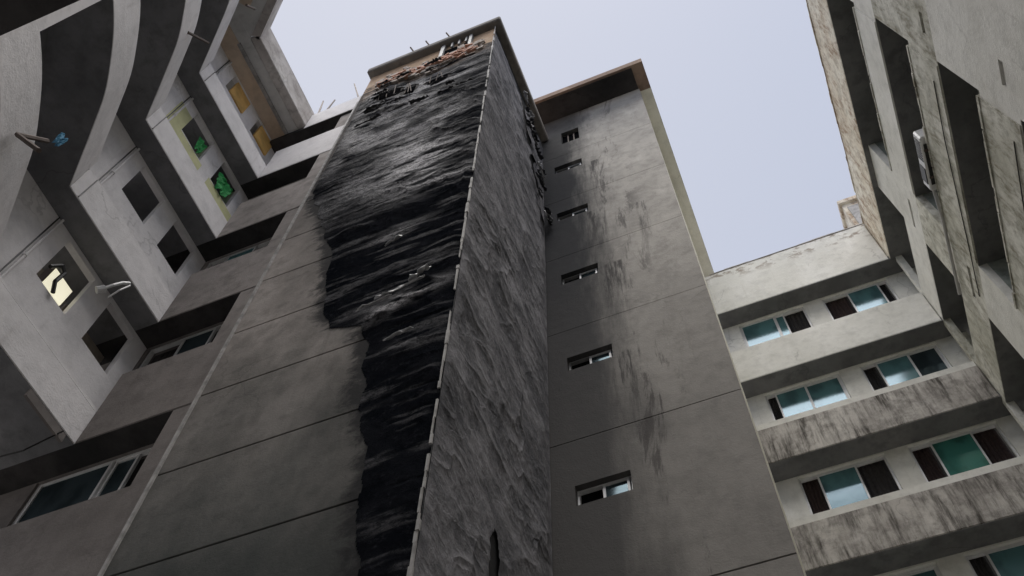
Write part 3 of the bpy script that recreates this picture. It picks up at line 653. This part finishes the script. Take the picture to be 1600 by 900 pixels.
# ------------------------------------------------------------------ left wing
left = thing('apartment_wing', 'pale left apartment wing with small square window openings', 'building', (LXW, 3.7, GZ))
WX = -9.05
patch = {}
for k, zb in enumerate(bl[3:]):
    nxt = (bl+[LPAR])[k+4]
    top = zb+.74
    bevel(MB().box(LXW-.15, LXW, 2.5, LY+.15, zb, top).build('band', M['left'], left), .015)
    MB().box(LXW-.15, LXW-.012, 2.5, LY+.15, zb+.745, zb+.80).build('band_ledge', M['left'], left)
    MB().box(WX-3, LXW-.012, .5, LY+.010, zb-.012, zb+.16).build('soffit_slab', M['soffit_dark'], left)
    ops = [(3.25, 3.98, zb+2.03, nxt-.13), (4.42, 5.12, zb+2.03, nxt-.13)]
    mb = MB()
    for q in holes(2.0, LY+.375, zb+.162, nxt-.014, ops): mb.box(WX-.12, WX, q[0], q[1], q[2], q[3])
    mb.build('wall', M['left'], left)
    for i, (a, b_, c, d) in enumerate(ops):
        rm = MB().box(WX-.80, WX-.75, a-.2, b_+.2, c-1, d+.1).build('window_opening', M['room'], left)
        if k == 2: MB().box(WX-.72, WX-.125, b_+.002, b_+.05, c+.002, d-.002).build('reveal', M['palegreen'], rm)
        if k == 2 and i == 0:
            MB().box(WX+.002, WX+.008, a-.42, a-.002, c-.6, d-.35).build('painted_patch', M['lime'], rm); MB().box(WX+.002, WX+.008, a, b_+.1, c-.5, c-.05).build('painted_patch', M['lime'], rm)
        if k == 2 and i == 1: MB().box(WX+.002, WX+.008, a-.05, b_+.2, c-.5, c-.04).build('painted_patch', M['lime'], rm)
        if k == 3:
            MB().box(WX-.05, WX+.02, a+.16, b_+.02, c+.05, d-.04).build('shutter_board', M['ochre' if i == 0 else 'orange'], rm)
    MB().box(WX-.12, WX+.004, 1.62, 1.998, zb+.9, nxt-.013).build('lit_return_wall', M['lime'] if k else M['left'], left)  # yellow light on the end jamb, put into its lime colour
    MB().tube((WX+.035, 2.92, zb+.8), (WX+.035, 2.94, nxt-.02), .024).tube((WX+.035, 2.93, zb+2.0), (WX+.035, 2.93, zb+2.08), .036).build('down_pipe', M['left'], left)
    MB().tube((WX+.012, 2.86, zb+.8), (WX+.012, 2.88, nxt-.02), .012).tube((LXW+.012, 2.70, zb+.02), (LXW+.012, 2.71, zb+.74), .010).build('thin_line', M['black'], left)  # black tube stands for the pipe's shadow line
bevel(MB().box(-8.32, -8.08, 2.6, LY+.1, LPAR, 24.25).build('parapet', M['parapet_g'], left), .02)
MB().box(-12, -8.322, .5, LY+.1, LPAR+.02, LPAR+.2).build('roof_soffit', M['soffit_pale'], left)
MB().box(-8.66, -8.58, 2.6, LY, LPAR-.06, LPAR+.018).build('drip_edge', M['bead'], left)
MB().box(WX-.1, LXW-.022, 1.2, LY+.1, LPAR-.01, LPAR+.018).build('tan_soffit', M['tan'], left)
MB().box(LXW-.05, LXW-.005, 4.1, 4.9, bl[3]-.16, bl[3]-.016).build('broken_drip_beam', M['backleft'], left)

# ------------------------------------------------------------------ curved wing
curve = thing('apartment_wing', 'curved pale balcony bands sweeping round above the left of the courtyard, with an added unseen rear sweep', 'building', (-6.8, .8, GZ))
cp = [(-8.6, 2.502), (-8.16, 2.16), (-7.74, 1.83), (-7.30, 1.47), (-6.96, 1.10), (-6.66, .72), (-6.40, .30), (-6.18, -.15), (-5.98, -.7), (-5.82, -1.3), (-5.70, -2.0), (-5.62, -2.9), (-5.6, -4.0), (-5.6, -6.0), (-5.35, -7.6), (-4.6, -8.6), (-3.4, -9.2), (-1.5, -9.5), (1.5, -9.6), (4.83, -9.6)]  # rear sweep is unseen, added to dim the lower courtyard
def offset(path, d):
    res = []
    for i, p in enumerate(path):
        a = Vector(path[max(0, i-1)]); b_ = Vector(path[min(len(path)-1, i+1)]); t = (b_-a).normalized(); n_ = Vector((t.y, -t.x))  # path runs anticlockwise: this points away from the courtyard
        res.append((p[0]+n_.x*d, p[1]+n_.y*d))
    return res
def ribbon(name, d0, d1, z0, z1, mat, i0=0, i1=None, path=cp):
    A = offset(path, d0)[i0:i1]; B = offset(path, d1)[i0:i1]; n = len(A)
    V = [(*p, z0) for p in A]+[(*p, z0) for p in B]+[(*p, z1) for p in A]+[(*p, z1) for p in B]; F = []
    for i in range(n-1):
        F += [(i, i+1, 2*n+i+1, 2*n+i), (n+i+1, n+i, 3*n+i, 3*n+i+1), (2*n+i, 2*n+i+1, 3*n+i+1, 3*n+i), (i+1, i, n+i, n+i+1)]
    F += [(0, 2*n, 3*n, n), (n-1, 2*n-1, 4*n-1, 3*n-1)]
    return mesh_obj(name, V, F, mat, curve)
# refine the path
cpf = []
for i in range(len(cp)-1):
    p0 = Vector(cp[max(0, i-1)]); p1 = Vector(cp[i]); p2 = Vector(cp[i+1]); p3 = Vector(cp[min(len(cp)-1, i+2)])
    for t in (0, .25, .5, .75): cpf.append(tuple(.5*((2*p1)+(p2-p0)*t+(2*p0-5*p1+4*p2-p3)*t*t+(3*p1-p0-3*p2+p3)*t**3)))
cpf.append(cp[-1])
cb = bl[1:]
for k, zb in enumerate(cb):
    nxt = (cb+[LPAR])[k+1]
    ribbon('lower_band', 0, .13, zb, zb+.50, M['left'], path=cpf)
    ribbon('upper_band', 0.012, .13, zb+.51, zb+1.06, M['left'], path=cpf)
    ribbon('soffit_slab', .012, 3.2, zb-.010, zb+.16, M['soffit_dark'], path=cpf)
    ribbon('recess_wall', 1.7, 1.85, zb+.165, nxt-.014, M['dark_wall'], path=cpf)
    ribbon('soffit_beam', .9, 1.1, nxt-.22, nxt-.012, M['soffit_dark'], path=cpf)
    for j in (24,):
        pa = offset(cpf, .02); pb = offset(cpf, .3)
        MB().hexa([(*pa[j], zb+1.07), (*pb[j], zb+1.07), (*pb[j+3], zb+1.07), (*pa[j+3], zb+1.07), (*pa[j], nxt-.013), (*pb[j], nxt-.013), (*pb[j+3], nxt-.013), (*pa[j+3], nxt-.013)]).build('balcony_pier', M['left'], curve)
ribbon('parapet', -.45, -.25, LPAR, 24.25, M['parapet_g'], path=cpf, i0=2)
ribbon('roof_soffit', -.248, 3.2, LPAR+.03, LPAR+.2, M['soffit_pale'], path=cpf)
ribbon('tan_soffit', .05, 1.6, LPAR-.01, LPAR+.026, M['tan'], path=cpf, i0=6)

# ------------------------------------------------------------------ near canopy at the top left
can = thing('entrance_canopy', 'dark flat canopy slab with pale edge at the top left corner', 'canopy', (-3.5, -2, GZ))
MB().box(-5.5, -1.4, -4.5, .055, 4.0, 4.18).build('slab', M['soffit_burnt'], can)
MB().box(-5.45, -1.45, -.16, -.145, 3.985, 3.999).build('edge_strip', M['bead'], can)
for x in (-5.3, -1.6): MB().box(x-.1, x+.1, -4.3, -4.1, GZ, 3.998).build('post', M['soffit'], can)

# ------------------------------------------------------------------ small things on the left
def cloth(name, y0, y1, z0, z1, x, mat, label, sd):
    V = []; F = []; n, m_ = 10, 8
    for j in range(m_+1):
        for i in range(n+1):
            y = y0+(y1-y0)*i/n; z = z0+(z1-z0)*j/m_+(.05*math.sin(i*1.3+sd) if j == 0 else 0)
            V.append((x+.02*math.sin(i*1.1+sd+j*.3)+random.uniform(-.02, .02), y*(1-.35*(1-j/m_))+.35*(1-j/m_)*(y0+y1)/2+random.uniform(-.012, .012), z))
    for j in range(m_):
        for i in range(n): a = j*(n+1)+i; F.append((a, a+1, a+n+2, a+n+1))
    o = mesh_obj(name, V, F, mat, None, False); s_ = o.modifiers.new('thick', 'SOLIDIFY'); s_.thickness = .01
    return tag(o, label, 'cloth')
zb3 = bl[5]
cloth('green_cloth', 3.62, 3.88, zb3+2.05, zb3+2.55, WX+.05, M['greencloth'], 'crumpled green cloth hanging in the upper green framed window opening', 1)
cloth('green_cloth', 4.47, 4.98, zb3+2.0, zb3+2.55, WX+.06, M['greencloth'], 'larger green cloth filling the lower opening nearest the wing corner', 2.4)
cloth('blue_cloth', .0, 1, 0, 1, 0, M['blue'], '', 3).name = 'blue_cloth'
bc = bpy.data.objects['blue_cloth']; bc['label'] = 'small blue cloth tied to the dark rod on the curved balcony band'; bc.location = (-6.78, 1.42, 11.05); bc.scale = (.8, .13, .28)
# rods sticking out from the curved bands
tag(MB().tube((-6.95, 1.18, 10.75), (-6.35, 1.34, 10.0), .03, 6).tube((-6.95, 1.18, 10.75), (-7.0, 1.45, 11.3), .03, 6).build('bracket_rod', M['steel']), 'dark rod bracket sticking out of the lowest curved band by the blue cloth', 'rod')
tag(MB().tube((-7.3, 1.45, 17.57), (-7.3, 1.82, 18.19), .03, 6).build('bracket_rod', M['steel']), 'dark rod projecting from the middle curved band near the top edge', 'rod')
tag(MB().tube((-7.3, 1.71, 21.14), (-7.3, 1.88, 21.51), .03, 6).build('bracket_rod', M['steel']), 'short dark rod projecting from the uppermost curved band', 'rod')
# antenna arm
an = thing('dish_antenna', 'white curved arm of a small antenna outside the lower left window', 'antenna', (-8.7, 4.1, 13.2))
pts = [(-8.7, 4.05+.0*t, 13.1) for t in (0,)]
MB().path([(-8.75, 4.02, 13.12), (-8.66, 4.08, 13.30), (-8.62, 4.16, 13.50), (-8.62, 4.26, 13.66)], .028).build('arm', M['white'], an)
MB().path([(-8.72, 4.18, 13.12), (-8.62, 4.2, 13.32), (-8.6, 4.28, 13.6)], .016).build('thin_line', M['white'], an)
MB().tube((-8.78, 3.98, 13.05), (-8.70, 4.04, 13.14), .06, 8).build('head', M['white'], an)
# lit lamp inside lower left window
lp = thing('ceiling_lamp', 'bright yellowish lit lamp panel seen inside the lowest left window opening', 'lamp', (-9.4, 3.5, 13.3))
MB().box(-9.30, -9.12, 3.42, 3.86, 12.58, 13.02).build('cover', M['lamp'], lp)
MB().box(-9.32, -9.11, 3.40, 3.42, 12.56, 13.04).build('housing', M['steel'], lp)
hk = tag(MB().path([(-9.0, 3.30, 12.75), (-8.98, 3.42, 12.98), (-8.98, 3.52, 12.92), (-8.98, 3.50, 12.62), (-9.0, 3.6, 12.45)], .035).build('black_hose', M['black']), 'black bent hose hanging in front of the lit lamp window', 'hose')
cb_ = tag(MB().path([(-9.6, 4.6, 9.9), (-8.9, 4.7, 9.97), (-8.55, 4.8, 10.35)], .012, 5).build('wire', M['black']), 'thin wire slung below the lowest left wing corner', 'wire')
